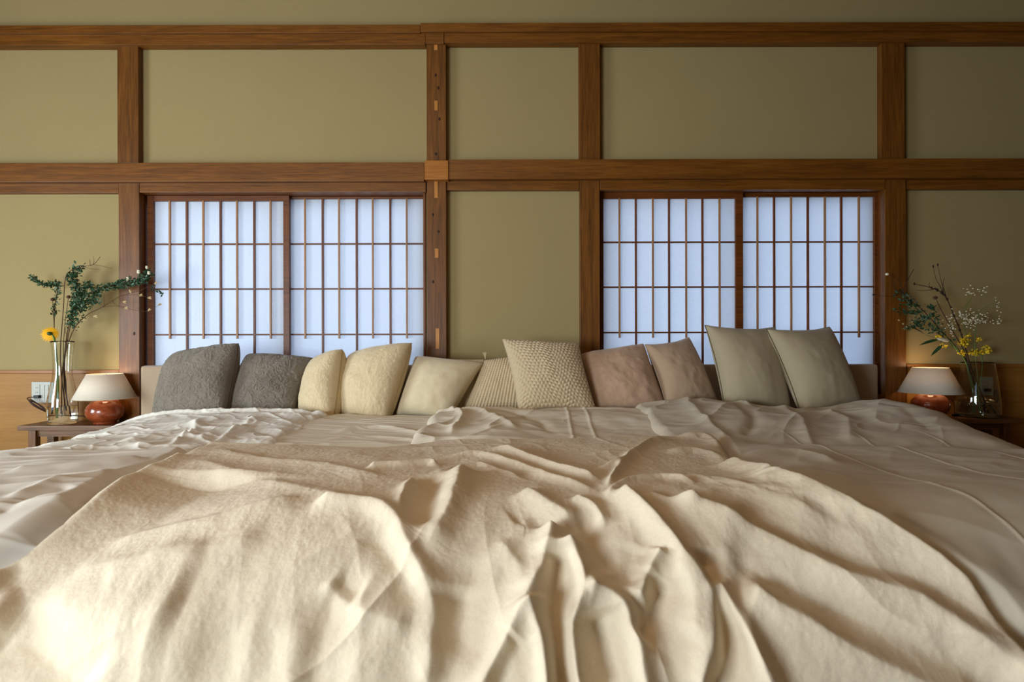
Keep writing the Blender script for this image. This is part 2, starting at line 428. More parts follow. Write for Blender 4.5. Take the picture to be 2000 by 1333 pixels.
shoji_window(2, 1173, 1720, 371, [
    (1174, 1452, 1179, 1437.5, 388, (1210.5,1276,1341,1406.5), (1243,1308,1373.5), .020),
    (1446, 1722, 1452, 1709, 385, (1480.5,1546.5,1612.5,1679), (1514,1580,1645.5), .050)], (473,561,650), 0)

# ================================================================ BED
bed = empty('bed', (0, -1.2, 0)); tag(bed, 'very wide upholstered platform bed with a low taupe headboard along the wall', 'bed')
def kp(o): return keep(o, bed)
hx0, hx1 = (272-1000)*(D-.11)/F, (1717-1000)*(D-.11)/F
hz = CZ-(713-666)*(D-.11)/F
bm = bmesh.new(); add_box(bm, hx0, hx1, -.105, -.035, .12, hz, .018)
h = kp(obj('headboard', bm, M_HEADB)); 
kp(box('bed_base', -2.12, 2.12, -2.06, -.11, .08, .26, M_HEADB, None, .02))
for i in range(4):
    kp(box('mattress', -2.1+i*1.05+.004, -2.1+(i+1)*1.05-.004, -2.04, -.12, .262, .45, M_SHEET, None, .04))
for sx in (-2.0, -.7, .7, 2.0):
    for sy in (-1.95, -.25): kp(box('leg', sx-.03, sx+.03, sy-.03, sy+.03, 0, .082, W_TABZ))

# ---- shared base of the bedclothes: top plane, sides and foot
def bendco(t, R, th):      # arc length past the edge -> (out, drop)
    a = np.minimum(np.maximum(t, 0)/R, th); rest = np.maximum(t-R*th, 0)
    return np.where(t < 0, t, R*np.sin(a)+rest*np.cos(th)), np.where(t < 0, 0, R*(1-np.cos(a))+rest*np.sin(th))
EL, ER, EF = -1.62, 1.77, -2.02
RF, TF = .40, math.radians(66)
def base(u, v, zb=.55, liftL=1.0):
    oL, dL = bendco(EL-u, .75, math.radians(34)); oR, dR = bendco(u-ER, .40, math.radians(42)); oF, dF = bendco(EF-v, RF, TF)
    x = np.where(u < EL, EL-oL, np.where(u > ER, ER+oR, u)); y = np.where(v < EF, EF-oF, v)
    dL = dL*np.where(u < EL, 1, 0); dR = dR*np.where(u > ER, 1, 0); dF = dF*np.where(v < EF, 1, 0)
    z = zb-dL-dR-dF
    return x, y, z
_vt = np.linspace(-3.2, 0, 3000)
def unproj(px, py, zb=.57):           # pixel -> (u, v) on the draped base
    t = np.linspace(.5, 3.45, 4000); x = (px-1000)/F*t; y = t-D; zr = CZ-(py-666)/F*t
    _, yv, zv = base(np.zeros_like(_vt), _vt, zb); zs_ = np.interp(y, yv, zv); vs = np.interp(y, yv, _vt)
    k = np.argmax(zr < zs_) if (zr < zs_).any() else len(t)-1
    return float(x[k]), float(vs[k])
def line_field(U, V, pts, wl, wr, taper=.12):
    """signed-width profile around a polyline: 1 on the line, gaussian to either side; returns the weight"""
    best = np.full(U.shape, 1e9); side = np.zeros(U.shape); arc = np.zeros(U.shape)
    seg = [math.dist(a, b) for a, b in zip(pts, pts[1:])]; L = sum(seg); acc = 0
    for (a, b, l) in zip(pts, pts[1:], seg):
        if l < 1e-6: continue
        dx, dy = (b[0]-a[0])/l, (b[1]-a[1])/l
        s = ((U-a[0])*dx+(V-a[1])*dy).clip(0, l)
        ex, ey = U-a[0]-s*dx, V-a[1]-s*dy; dd = np.hypot(ex, ey)
        m = dd < best; best = np.where(m, dd, best)
        side = np.where(m, np.sign(ex*dy-ey*dx), side); arc = np.where(m, acc+s, arc); acc += l
    w_ = np.where(side > 0, wr, wl)
    tp = sstep(0, taper*L, arc+.0)*sstep(0, taper*L, L-arc) if taper else 1
    return np.exp(-(best/w_)**1.6)*(tp if taper else 1)
def crm(pts, n=5):
    return [(p.x, p.y) for p in smooth_path([Vector((a, b, 0)) for a, b in pts], n)]
def cloth(name, u0, u1, v0, v1, nx, ny, zb, th, lip, mat, ridges=(), extra=None, wob=.012, pix_z=.57, seed=0, sharp=2.0, fl=None, fr=None, fb=None, rs=1.0):
    ub = np.linspace(0, 1, nx); vb = np.linspace(0, 1, ny)
    A, B = np.meshgrid(ub, vb)
    Ul = u0+wob*fbm(B*9+seed, B*0+3.3+seed, 3); Ur = u1+wob*fbm(B*9+seed+50, B*0+8.3, 3)
    Vt = v1+wob*fbm(A*9+seed+20, A*0+1.3, 3)
    V0 = v0+(v1-v0)*B
    if fl: q = sorted([unproj(a, b, pix_z)[::-1] for a, b in fl]); Ul = Ul-u0+np.interp(V0, *zip(*q))
    if fr: q = sorted([unproj(a, b, pix_z)[::-1] for a, b in fr]); Ur = Ur-u1+np.interp(V0, *zip(*q))
    U = Ul+(Ur-Ul)*A
    if fb: q = sorted([unproj(a, b, pix_z) for a, b in fb]); Vt = Vt-v1+np.interp(U, *zip(*q))
    V = v0+(Vt-v0)*B
    du, dv = np.minimum(U-Ul, Ur-U), np.minimum(V-v0+9, Vt-V)
    e1 = 1-(1-(du/lip).clip(0,1))**sharp; e2 = 1-(1-(dv/lip).clip(0,1))**sharp
    edge = np.sqrt((e1*e2).clip(0,1))
    Wu = U+.010*fbm(U*6+seed, V*6, 3); Wv = V+.010*fbm(U*6+40+seed, V*6+9, 3)
    h = np.zeros_like(U)
    for r in ridges:
        pts, hh, wl, wr = r[:4]; tp = r[4] if len(r) > 4 else .15
        q = crm([unproj(a, b, pix_z) for a, b in pts])
        h = h+hh*rs*line_field(Wu, Wv, q, wl, wr, tp)
    if extra is not None: h = h+extra(U, V)
    if name != 'fleece_blanket': 
        bl_, br_ = np.interp(V, *BLK[0]), np.interp(V, *BLK[1])
        h = h-(.20*sstep(.02,.09,U-bl_)*sstep(.03,.10,br_-U)*sstep(1.32,1.45,-V)
               +.06*sstep(-.07,.01,U-bl_)*sstep(-.05,.02,br_-U)*sstep(1.18,1.27,-V))
    x, y, z = base(U, V, zb)
    gy, gx = np.gradient(z); xv, xu = np.gradient(x); yv, yu = np.gradient(y)
    # normal of the base surface
    nx_ = -(gx*yv-gy*yu); ny_ = -(gy*xu-gx*xv); nz_ = xu*yv-xv*yu
    ln = np.sqrt(nx_**2+ny_**2+nz_**2)+1e-12; sg = np.sign(nz_); nx_, ny_, nz_ = nx_/ln*sg, ny_/ln*sg, nz_/ln*sg
    t = (th+h)*edge
    x2, y2, z2 = x+nx_*t, y+ny_*t, z+nz_*t
    o = grid_mesh(name, x2, y2, z2, mat)
    return o

# ---- outline of the fleece blanket on the bed, also used to press the covers beneath it flat
BL_L = [(415,864),(344,898),(249,929),(166,975),(83,1025),(0,1070)]
BL_R = [(1400,853),(1432,905),(1560,958),(1690,1018),(1790,1065),(1885,1130),(1935,1200),(1990,1280)]
BLK = [list(zip(*sorted([unproj(a, b, .585)[::-1] for a, b in e]))) for e in (BL_L, BL_R)]
# ---- duvets
def ex_left(U, V):
    back = sstep(-1.15, -.55, V)
    r = .035*back*(1-sstep(-1.5,-2.1,-U)*0)
    r = r+.008*ridged(U*1.8+V*1.2, V*6.0-U*1.4, 2)+.006*ridged(U*6-V*4, V*7+U*5+3, 2)+.008*fbm(U*3, V*4, 3)
    r = r+.010*np.exp(-((V+.56)/.012)**2)-.012*np.exp(-((V+.60)/.02)**2)      # seam roll near the turned end
    return r
d1 = cloth('duvet', -2.75, -.93, -1.75, -.44, 520, 420, .535, .03, .045, M_DUV_W,
    [([(300,842),(360,838),(440,845),(520,838)], .012,.02,.03), ([(230,870),(330,858),(420,862)], .014,.02,.03),
     ([(470,835),(540,850),(600,838)], -.012,.03,.03), ([(120,890),(210,878),(300,880)], .014,.02,.03),
     ([(420,868),(460,845),(500,828)], .012,.015,.02), ([(330,880),(370,850),(390,830)], .012,.015,.02), ([(540,868),(590,830),(625,806)], -.014,.03,.03)],
    ex_left, .02, .56, 1)
tag(d1, 'rumpled white sateen duvet at the left end of the bed', 'duvet', 'duvets on the wide bed')
def ex_2(U, V):
    s = fbm(U*2+4, V*2, 2)*.02
    return .004+.010*ridged(U*1.6+5, (V+s)*11+U*2.5, 2)*(.6+.4*fbm(U*3,V*3,2))+.02*sstep(-1.1,-.6,V)
d2 = cloth('duvet', -1.12, -.28, -1.75, -.43, 300, 420, .515, .03, .05, M_DUV_C,
    [([(640,842),(740,835),(860,850)], .012,.02,.02), ([(620,856),(740,850),(860,862)], .010,.02,.02)], ex_2, .01, .56, 2)
tag(d2, 'thin ivory duvet with fine horizontal creases below the cream cushions', 'duvet', 'duvets on the wide bed')
def ex_3(U, V):
    r = .042*sstep(-1.2, -.6, V)+.010*fbm(U*3+9, V*4, 4)+.012*ridged(U*4-V*3+2, V*2.5+U*1.5, 2)*sstep(.6,-.3,U)
    r = r-.006*np.exp(-((V+.545)/.012)**2)
    for c in (.27, .36): r = r+.0035*np.exp(-((U-c-.05*(V+.6))/.008)**2)
    return r
d3 = cloth('duvet', -.40, .96, -1.75, -.43, 480, 420, .530, .035, .05, M_DUV_C,
    [([(890,812),(940,818),(1010,845)], .014,.02,.03), ([(980,812),(1040,830),(1100,850)], -.010,.03,.03), ([(880,850),(900,825),(880,808)], .016,.02,.02)],
    ex_3, .014, .57, 3)
tag(d3, 'smooth ivory duvet turned over below the knitted cushions, middle of the bed', 'duvet', 'duvets on the wide bed')
def ex_4(U, V):
    up = sstep(-1.25, -.62, V)*(.035+.040*np.exp(-((U-1.02)/.28)**2)+.050*np.exp(-((U-1.93)/.25)**2))
    r = up+.010*fbm(U*2.5+30, V*3, 4)+.008*ridged(U*3-V*2+12, V*3+U, 2)*(.4+.6*sstep(-1.3,-.8,V))
    for c in (1.085, 1.355, 1.64): r = r+.0026*np.exp(-((U-c-.006*fbm(V*5+c*9, V*0, 2))/.005)**2)*sstep(1.05,1.25,-V)
    r = r-.022*np.exp(-((V+1.30+.05*(U-1.3))/.07)**2)*sstep(.75,1.1,U)            # hollow where the cover is turned back
    return r
d4 = cloth('duvet', .60, 2.75, -2.72, -.44, 620, 700, .535, .04, .05, M_DUV_R,
    [([(1330,800),(1370,830),(1430,870)], .012,.02,.03), ([(1440,815),(1470,835),(1450,855)], -.016,.03,.02), ([(1395,800),(1440,808),(1470,818)], .016,.02,.02),
     ([(1500,800),(1560,830),(1590,870)], .012,.02,.03), ([(1600,815),(1650,830),(1660,860)], .012,.03,.03), ([(1660,812),(1750,822),(1830,850)], -.008,.04,.03),
     ([(1440,895),(1560,885),(1640,915)], .012,.03,.03), ([(1700,1000),(1860,1090),(2000,1220)], .02,.08,.08), ([(1480,905),(1650,960),(1900,1110)], -.012,.05,.04)],
    ex_4, .016, .575, 4)
tag(d4, 'oatmeal cotton duvet with raised stitch lines covering the right end of the bed', 'duvet', 'duvets on the wide bed')
def ex_c(U, V):
    return .008*fbm(U*3+60, V*5, 3)+.008*ridged(U*1.6+V+20, V*7-U*2.0, 2)
cv = cloth('bedspread', -2.75, -.86, -2.72, -1.46, 420, 420, .540, .045, .05, M_COVER,
    [([(0,935),(120,925),(300,905)], .012,.02,.03), ([(20,985),(110,955),(220,935)], .012,.02,.02), ([(0,1010),(60,985),(150,960)], -.010,.02,.02)], ex_c, .02, .57, 5)
tag(cv, 'stone grey cotton bedspread to the left of the fleece blanket', 'bedspread')

# ---- the big fleece blanket
def C2(l): return [(600+a/2.6, 820+b/2.6) for a, b in l]
def C1(l): return [(a/2.41, 780+b/2.41) for a, b in l]
def C3(l): return [(1300+a/2.41, 780+b/2.41) for a, b in l]
RG = [
 # left edge roll and the hollow beside it
 (C1([(830,285),(620,360),(400,475),(200,595),(0,705),(-200,820)]), .020,.05,.03, .02),
 (C1([(1050,350),(760,460),(480,600),(200,740),(-50,880)]), -.050,.14,.18, .1),
 (C1([(480,600),(850,550),(1250,500),(1480,470)]), .012,.02,.035),
 (C1([(300,760),(700,710),(1300,640)]), .010,.03,.03), (C1([(480,820),(700,750),(1000,720)]), .008,.03,.03),
 (C1([(1000,250),(1300,300),(1560,330),(1850,400)]), .010,.03,.04), (C1([(900,300),(1300,400),(1687,500)]), .008,.03,.03),
 (C1([(850,230),(960,215),(1300,215)]), .006,.02,.02),
 # lower left: roll over the foot of the bed, then soft upright folds
 (C1([(-60,1060),(60,1090),(180,1170),(330,1290),(420,1400)]), -.050,.06,.08, .15),
 (C1([(-60,930),(180,900),(400,960),(700,960),(900,960)]), .030,.08,.08, .1),
 (C1([(1050,1000),(1080,1150),(1060,1333)]), -.010,.04,.04, .35), (C1([(1290,980),(1280,1150),(1260,1333)]), -.013,.035,.035, .35),
 (C1([(1180,960),(1200,1150),(1170,1333)]), .010,.04,.04, .35), (C1([(1420,960),(1400,1150),(1370,1333)]), .014,.04,.04, .35),
 (C1([(840,960),(860,1150),(850,1333)]), .008,.05,.05,.35),
 (C1([(1550,830),(1540,1000),(1500,1200),(1450,1333)]), -.020,.04,.04, .25),
 # centre
 (C2([(30,430),(250,440),(430,475),(520,600),(600,720),(665,850),(640,1050),(600,1333)]), .034,.030,.026, .08),
 (C2([(330,560),(420,640),(520,760),(600,880)]), -.014,.03,.03),
 (C2([(130,780),(300,860)]), -.022,.03,.03, .3), (C2([(80,790),(180,880),(400,940),(560,1000)]), .016,.03,.02, .15),
 (C2([(300,262),(480,250),(620,238),(660,250)]), .022,.012,.016, .12),
 (C2([(560,310),(515,370),(490,440),(480,480)]), .022,.016,.016, .2),
 (C2([(640,290),(610,420),(570,560)]), -.030,.030,.035, .2),
 (C2([(800,270),(740,420),(660,560),(600,640)]), .036,.036,.040, .14),
 (C2([(1110,370),(1210,430),(1330,545)]), .024,.026,.026, .2),
 (C2([(1060,500),(1150,480),(1240,560)]), -.012,.03,.03, .2),
 (C2([(1235,530),(1205,680),(1110,880),(940,1120),(780,1360)]), .042,.022,.020, .06),
 (C2([(1110,880),(1170,1080),(1180,1360)]), .050,.026,.022, .1),
 (C2([(1265,640),(1250,900),(1270,1333)]), -.055,.026,.030, .1),
 (C2([(1060,1040),(960,1200),(900,1360)]), -.024,.026,.026, .1),
 (C2([(1290,600),(1370,790),(1390,880),(1330,1050),(1390,1360)]), .044,.020,.022, .08),
 (C2([(1390,860),(1550,920),(1650,1100),(1720,1360)]), .040,.022,.022, .1),
 (C2([(1450,960),(1500,1150),(1580,1360)]), -.045,.030,.034, .1),
 (C2([(1790,650),(1720,780),(1650,930)]), .034,.018,.018, .15), (C2([(1800,800),(1740,950),(1670,1100)]), -.040,.024,.03, .15),
 (C2([(760,760),(720,1000),(660,1333)]), -.030,.045,.05, .15), (C2([(980,600),(1070,730),(1100,860)]), .012,.02,.025, .2),
 (C2([(870,640),(800,900),(700,1150)]), -.016,.04,.04, .2),
 # crumple upper right of centre
 (C2([(900,160),(1050,180),(1250,250),(1490,335)]), .022,.016,.024, .15), (C2([(700,200),(900,190),(1100,260),(1300,330),(1480,380)]), .016,.014,.02, .15),
 (C2([(600,300),(850,240),(1000,290),(1150,330)]), .010,.015,.02,.2),
 (C2([(1440,275),(1600,235),(1660,180),(1819,110)]), .022,.014,.018, .15), (C2([(1600,240),(1540,330),(1500,370)]), .020,.014,.014, .2),
 (C2([(1330,400),(1440,470),(1500,560)]), .020,.016,.02, .2), (C2([(1500,430),(1570,370),(1819,330),(2000,360)]), .020,.013,.016, .15),
 (C2([(1350,470),(1440,620),(1560,780)]), -.022,.03,.03, .2), (C2([(1700,400),(1819,440),(2000,470)]), .014,.014,.016, .2),
 (C2([(1570,380),(1700,490),(1830,610),(1900,700),(1990,830),(2020,960),(1960,1140),(1880,1300)]), .040,.024,.030, .08),
 (C2([(1640,620),(1620,760),(1640,860)]), -.016,.03,.03, .2),
 # right: long folds running to the lower right
 (C3([(200,830),(300,1000),(380,1150),(450,1360)]), .040,.022,.020, .1), (C3([(170,700),(220,900),(260,1100),(180,1333)]), -.036,.026,.026, .12),
 (C3([(20,760),(100,900),(90,1100)]), .014,.02,.02,.2),
 (C3([(0,490),(250,585),(500,690),(800,805),(1000,885),(1200,965),(1450,1125),(1720,1310)]), .036,.028,.040, .08),
 (C3([(300,560),(700,700),(1100,830),(1400,980),(1650,1180)]), -.022,.05,.045, .1),
 (C3([(340,850),(600,1000),(800,1110),(1150,1260),(1400,1360)]), .038,.026,.050, .08), (C3([(250,720),(600,860),(900,1000),(1250,1150),(1600,1333)]), -.024,.045,.04, .1),
 (C3([(280,310),(400,350),(620,450),(900,570),(1150,690),(1330,820),(1420,900),(1560,1080),(1720,1300)]), .036,.026,.045, .04),
 (C3([(0,270),(150,255),(300,320)]), .014,.03,.03, .2), (C3([(50,190),(180,185),(260,230)]), .016,.04,.03, .2),
 (C3([(480,300),(500,460),(800,560)]), .008,.03,.03, .2), (C3([(0,390),(200,400),(450,480),(800,640)]), .012,.025,.03, .2),
]
def ex_b(U, V):
    r = .010*fbm(U*2.2+3, V*2.2+7, 3)+.0008*fbm(U*22, V*18, 2)+.004*ridged(U*4+9+V, V*3+2, 2)*sstep(-1.1,.3,U)
    foot = sstep(1.85, 2.7, -V)
    r = r+foot*.007*vnoise(U*13+2.0*vnoise(U*2, V*2), V*1.3)+foot*.002*vnoise(U*30+5, V*2)
    uc, vc = unproj(1165, 930, .585); rr = np.hypot(U-uc, V-vc); th = np.arctan2(U-uc, -(V-vc)+.02)
    fan = sstep(.18, .55, rr)*sstep(-1.5, -.5, th)*sstep(-2.2, -1.4, -th)
    r = r+fan*(.008*ridged(th*4.2+6+.4*vnoise(U*3, V*3), rr*1.1, 1)+.003*vnoise(th*16, rr*2.2))
    return r+.0004*fbm(U*110, V*90, 2)
bl = cloth('fleece_blanket', -1.06, .80, -2.74, -1.24, 860, 800, .562, .028, .030, M_BLANKET, RG, ex_b, .006, .585, 6,
    rs=.84, fl=BL_L, fr=BL_R,
    fb=[(400,866),(600,868),(754,868),(869,857),(985,859),(1138,859),(1300,856),(1400,852)])
tag(bl, 'large cream fleece blanket in deep folds across the foot of the bed', 'blanket')

# ================================================================ CUSHIONS
def cushion(label, cor, dep, T, mat, kbow=.05, pipe=None, pipe_r=.0035, pat=None, n=72, seed=0, wr=.006, name='cushion', backT=None, pw=.40, rc=.0, mat_part=None):
    """cor: TL,TR,BR,BL pixels; dep: their distances from the camera"""
    c = [P(a, b, d) for (a, b), d in zip(cor, dep)]
    TL, TR, BR, BL = [np.array(q) for q in c]
    s = np.linspace(-1, 1, n); s = np.sin(s*PI/2)*.35+s*.65; Sx, Tx = np.meshgrid(s, s)
    def pos(Sx, Tx):
        a = Sx*(1-kbow*(1-Tx**2)); b = Tx*(1-kbow*(1-Sx**2))
        q = rc*(.38+1.15*((1-Sx)/2)*((1+Tx)/2))
        a, b = a*np.sqrt(1-q*b**4), b*np.sqrt(1-q*a**4)
        u = (a+1)/2; v = (b+1)/2
        return ((1-u)*v)[..., None]*TL+(u*v)[..., None]*TR+(u*(1-v))[..., None]*BR+((1-u)*(1-v))[..., None]*BL
    nrm = np.cross(TR-BL, TL-BR); nrm = nrm/np.linalg.norm(nrm)
    if nrm[1] > 0: nrm = -nrm
    Pm = pos(Sx, Tx); ctr = (TL+TR+BR+BL)/4
    prof = ((1-Sx**2).clip(0)*(1-Tx**2).clip(0))**pw
    wrk = wr*(fbm(Sx*1.7+seed*7, Tx*1.7+seed, 3)+.25*ridged(Sx*1.6+seed*3+Tx, Tx*1.8-Sx*.7+seed, 2))*prof**.5
    f = prof*T+wrk
    if pat is not None: f = f+pat(Sx, Tx)*(prof > .02)
    b = prof*(backT or T*.8)
    ob = Vector(ctr)
    root = empty(name, tuple(ob)); 
    F_ = Pm+nrm*f[..., None]-ctr; B_ = Pm-nrm*b[..., None]-ctr
    G = np.concatenate([F_.reshape(-1, 3), B_.reshape(-1, 3)]).astype(np.float32)
    i = np.arange(n*n).reshape(n, n)
    q1 = np.stack([i[:-1,:-1], i[:-1,1:], i[1:,1:], i[1:,:-1]], -1).reshape(-1, 4); q2 = q1[:, ::-1]+n*n
    me = bpy.data.meshes.new('cover'); me.from_pydata(G.tolist(), [], np.concatenate([q1, q2]).tolist())
    bm = bmesh.new(); bm.from_mesh(me); bmesh.ops.remove_doubles(bm, verts=bm.verts, dist=1e-5); bmesh.ops.recalc_face_normals(bm, faces=bm.faces); bm.to_mesh(me); bm.free()
    link('cover', me, mat, root, True)
    if pipe:
        t = np.linspace(-1, 1, 40); e = []
        for a, bb in ((t, t*0-1), (t*0+1, t), (-t, t*0+1), (t*0-1, -t)): e += [Vector(p-ctr) for p in pos(a, bb)[:-1]]
        e.append(e[0]); bm = bmesh.new(); ring_tube(bm, e, pipe_r, 6, False); obj('piping', bm, pipe, root, True)
    tag(root, label, 'cushion', 'cushions in a row against the headboard')
    return root
def boucle(s, t):
    return .0042*(1-np.abs(vnoise(s*17+2.5*vnoise(s*6, t*6), t*17+2.5*vnoise(s*6+9, t*6+4)))*2.4).clip(0, 1)
def plush(s, t): return .0012*vnoise(s*20, t*20)+.0008*vnoise(s*40, t*34)
cushion('fluffy grey-brown cushion, leftmost of the row', [(332,690),(468,668),(439,812),(298,835)], (3.28,3.20,3.04,3.12), .105, M_C_GREY, .02, M_PIPE_G, .003, seed=1, wr=.006, rc=.15, pat=boucle, n=200, pw=.33, backT=.12)
cushion('fluffy grey-brown cushion slumped second from the left', [(481,688),(613,698),(574,812),(438,815)], (3.29,3.29,3.13,3.13), .10, M_C_GREY, .04, M_PIPE_G, .003, seed=2, wr=.008, rc=.10, pat=boucle, n=200, pw=.33, backT=.10)
cushion('narrow-looking cream plush cushion turned edge-on, third from the left', [(614,704),(669,680),(652,818),(588,812)], (3.28,3.17,3.04,3.15), .10, M_C_CREAM, .01, M_PIPE_L, .003, seed=3, wr=.004, rc=.14, pw=.33, backT=.12, pat=plush, n=120)
cushion('tall cream plush cushion with one raised corner, fourth from the left', [(680,690),(806,668),(758,822),(668,822)], (3.29,3.20,3.06,3.15), .12, M_C_CREAM, .01, M_PIPE_L, .0035, seed=4, wr=.005, rc=.14, pw=.33, backT=.11, pat=plush, n=120)
cushion('ivory velvet cushion with gathered lower edge, fifth from the left', [(810,694),(944,709),(876,824),(772,812)], (3.30,3.24,3.10,3.14), .11, M_C_IVORY, .05, None, seed=5, wr=.005, rc=.05)
def knit_rib(s, t):
    return .0030*np.abs(np.sin(s*PI*11))**.7*1.0+.0028*np.abs(np.sin(t*PI*13))*np.abs(np.sin(s*PI*11))
def knit_chunk(s, t):
    w_ = t+.05*np.sin(s*5+1)+.03*np.sin(s*11); q = s+.02*np.sin(t*9)
    row = w_*PI*11; k = np.floor(w_*11)
    return .0075*(np.abs(np.sin(row))**.8)*(.35+.65*np.abs(np.sin(q*PI*10+(k%2)*PI/2))**.8)
cushion('cream cushion peeking out at the back, behind the ivory and the ribbed cushions', [(846,700),(946,702),(940,800),(850,800)], (3.33,3.33,3.24,3.24), .035, M_C_IVORY, .02, None, seed=11)
tas = cushion('oat ribbed-knit cushion half hidden behind the chunky knitted one', [(946,704),(1050,690),(1050,812),(900,812)], (3.27,3.28,3.18,3.16), .065, M_C_KNIT, .02, None, pat=knit_rib, n=150, seed=6, wr=.004)
bm = bmesh.new(); tc = P(948, 702, 3.27)-tas.location
for i in range(9):
    a = random.uniform(-.5, .5); ring_tube(bm, [tc, tc+Vector((a*.012, -.003, .02)), tc+Vector((a*.03, -.004, .04))], .0012, 4)
obj('tassel', bm, M_C_KNIT, tas)
cushion('large chunky textured oat cushion in the centre of the row', [(981,663),(1130,671),(1166,806),(1012,806)], (3.20,3.22,3.06,3.04), .11, M_C_KNIT, .06, None, pat=knit_chunk, n=230, seed=7, wr=.005)
cushion('rose-beige velour cushion right of the chunky knitted one', [(1127,692),(1257,671),(1305,808),(1166,808)], (3.28,3.28,3.12,3.12), .11, M_C_PINK, .03, None, seed=8, wr=.009, rc=.06)
cushion('plain taupe wool cushion with a dipped top edge, third from the right', [(1260,674),(1345,660),(1407,800),(1304,806)], (3.24,3.31,3.18,3.10), .10, M_C_BROWN, .08, M_C_BROWN, .004, seed=9)
cushion('tall linen cushion with dark piping, second from the right', [(1377,636),(1514,640),(1547,822),(1416,806)], (3.20,3.26,3.12,3.08), .115, M_C_LINEN, .08, M_PIPE_D, .003, seed=10, wr=.004)
cushion('tall linen cushion with dark piping, rightmost of the row', [(1497,644),(1620,640),(1683,800),(1566,816)], (3.14,3.24,3.12,3.02), .115, M_C_LINEN, .08, M_PIPE_D, .003, seed=12, wr=.004)

# ================================================================ BEDSIDE TABLES
TZ = CZ-(830-666)*3.25/F
def bedside(x0, x1, label, ztop):
    r = empty('bedside_table', ((x0+x1)/2, -.13, 0)); r['t'] = 0; del r['t']
    tag(r, label, 'table', 'bedside tables')
    y0, y1 = -.235, -.024
    keep(box('tabletop', x0, x1, y0, y1, ztop-.026, ztop, W_TAB, None, .002), r)
    keep(box('apron', x0+.05, x1-.05, y0+.035, y0+.053, ztop-.065, ztop-.026, W_TAB), r)
    keep(box('apron', x0+.05, x1-.05, y1-.053, y1-.035, ztop-.065, ztop-.026, W_TAB), r)
    for lx in (x0+.045, x1-.085):
        for ly in (y0+.02, y1-.06): keep(box('leg', lx, lx+.040, ly, ly+.036, 0, ztop-.026, W_TABZ, None, .0015), r)
    return r
bedside(-2.733, -2.175, 'dark walnut bedside table left of the bed under the tall vase', TZ)
TZR = CZ-(820-666)*3.25/F
bedside(2.262, 2.818, 'dark walnut bedside table right of the bed under the wide vase', TZR)

# ================================================================ LAMPS
def lamp(px, d, ztop, ry, label, shade_top, shade_bot, base_w, base_h, rt, rb, power):
    power *= .55
    k = d/F; x, y = (px-1000)*k, d-D
    r = empty('table_lamp', (x, y, ztop)); tag(r, label, 'lamp', 'table lamps')
    R = base_w*k; H = base_h*k
    prof = [(0, 0), (R*.55, 0), (R*.62, .004)]
    for i in range(1, 20):
        a = -PI/2+.42+(PI-.62)*i/20
        prof.append((R*math.cos(a)**.85 if math.cos(a) > 0 else 0, H*.5+H*.5*math.sin(a)))
    prof += [(.022, H*.985), (.018, H+.004), (.010, H+.006), (0, H+.006)]
    lathe('base', prof, (0,0,0), M_CER, r)
    zs = CZ-(shade_bot-666)*k-ztop; zt = CZ-(shade_top-666)*k-ztop; Rt, Rb = rt*k, rb*k
    lathe('neck', [(0, H), (.011, H), (.011, zs+.035), (.013, zs+.037), (.013, zs+.055), (0, zs+.055)], (0,0,0), M_BRASS, r, 20)
    lathe('bulb', [(0, zs+.055), (.012, zs+.057), (.022, zs+.075), (.026, zs+.09), (.02, zs+.108), (0, zs+.116)], (0,0,0), M_BULB, r, 20)
    sh = lathe('lamp_shade', [(Rb, zs), (Rt, zt), (Rt-.0015, zt), (Rb-.0015, zs)], (0,0,0), M_SHADE, r, 64, True)
    bm = bmesh.new()
    for (rr, zz) in ((Rb, zs), (Rt, zt)): ring_tube(bm, [Vector((rr*math.cos(a), rr*math.sin(a), zz)) for a in [2*PI*i/64 for i in range(65)]], .0016, 5, False)
    obj('shade_rim', bm, M_SHADE, sh)
    bm = bmesh.new()
    for i in range(3):
        a = 2*PI*i/3; ring_tube(bm, [(0,0,zt-.012), (Rt*.98*math.cos(a), Rt*.98*math.sin(a), zt-.004)], .0014, 5)
    ring_tube(bm, [(0,0,zs+.05), (.03,0,zs+.07), (.032,0,zs+.1), (0,0,zt-.012)], .0012, 5)
    obj('shade_fitting', bm, M_BRASS, sh)
    l = bpy.data.lights.new('lamp_light', 'POINT'); l.energy = power; l.color = (1, .68, .40); l.shadow_soft_size = .03
    lo = bpy.data.objects.new('lamp_light', l); COL.objects.link(lo); lo.parent = r; lo.location = (0, 0, zs+.125)
    return r
def cord(root, pts, rad=.0028, name='cord', mat=None):
    bm = bmesh.new(); ring_tube(bm, smooth_path(pts, 5), rad, 6); return keep(obj(name, bm, mat or M_CORD), root)
lampL = lamp(205, 3.345, TZ, 0, 'small table lamp with rust ceramic base, on the left bedside table', 729, 775.5, 32.5, 48, 30.5, 53, 1.1)
lampR = lamp(1817, 3.345, TZR, 0, 'small table lamp with rust ceramic base, on the right bedside table', 720, 768, 33, 47, 30.5, 54, 1.3)
cord(lampL, [P(178,815,3.36), P(160,811,3.40), P(140,810,3.41), P(105,806,3.42), P(92,803,3.425)])
cord(lampL, [P(92,803,3.425), P(80,790,3.42), P(62,782,3.42), P(53,777,3.43), P(58,774,3.44), P(68,774,3.455)])
for k_ in range(3): cord(lampL, [P(54+k_,778+k_*1.5,3.42), P(66,787+k_*2,3.41-.004*k_), P(84+k_,799+k_,3.42), P(90-k_,803-k_*2,3.43), P(76,790-k_,3.44), P(58,777,3.43)], .0026)
bm = bmesh.new(); q = P(72,773,3.455); add_box(bm, q.x-.014, q.x+.016, -.040, -.013, q.z-.009, q.z+.009, .003); keep(obj('plug', bm, M_BLACK), lampL)
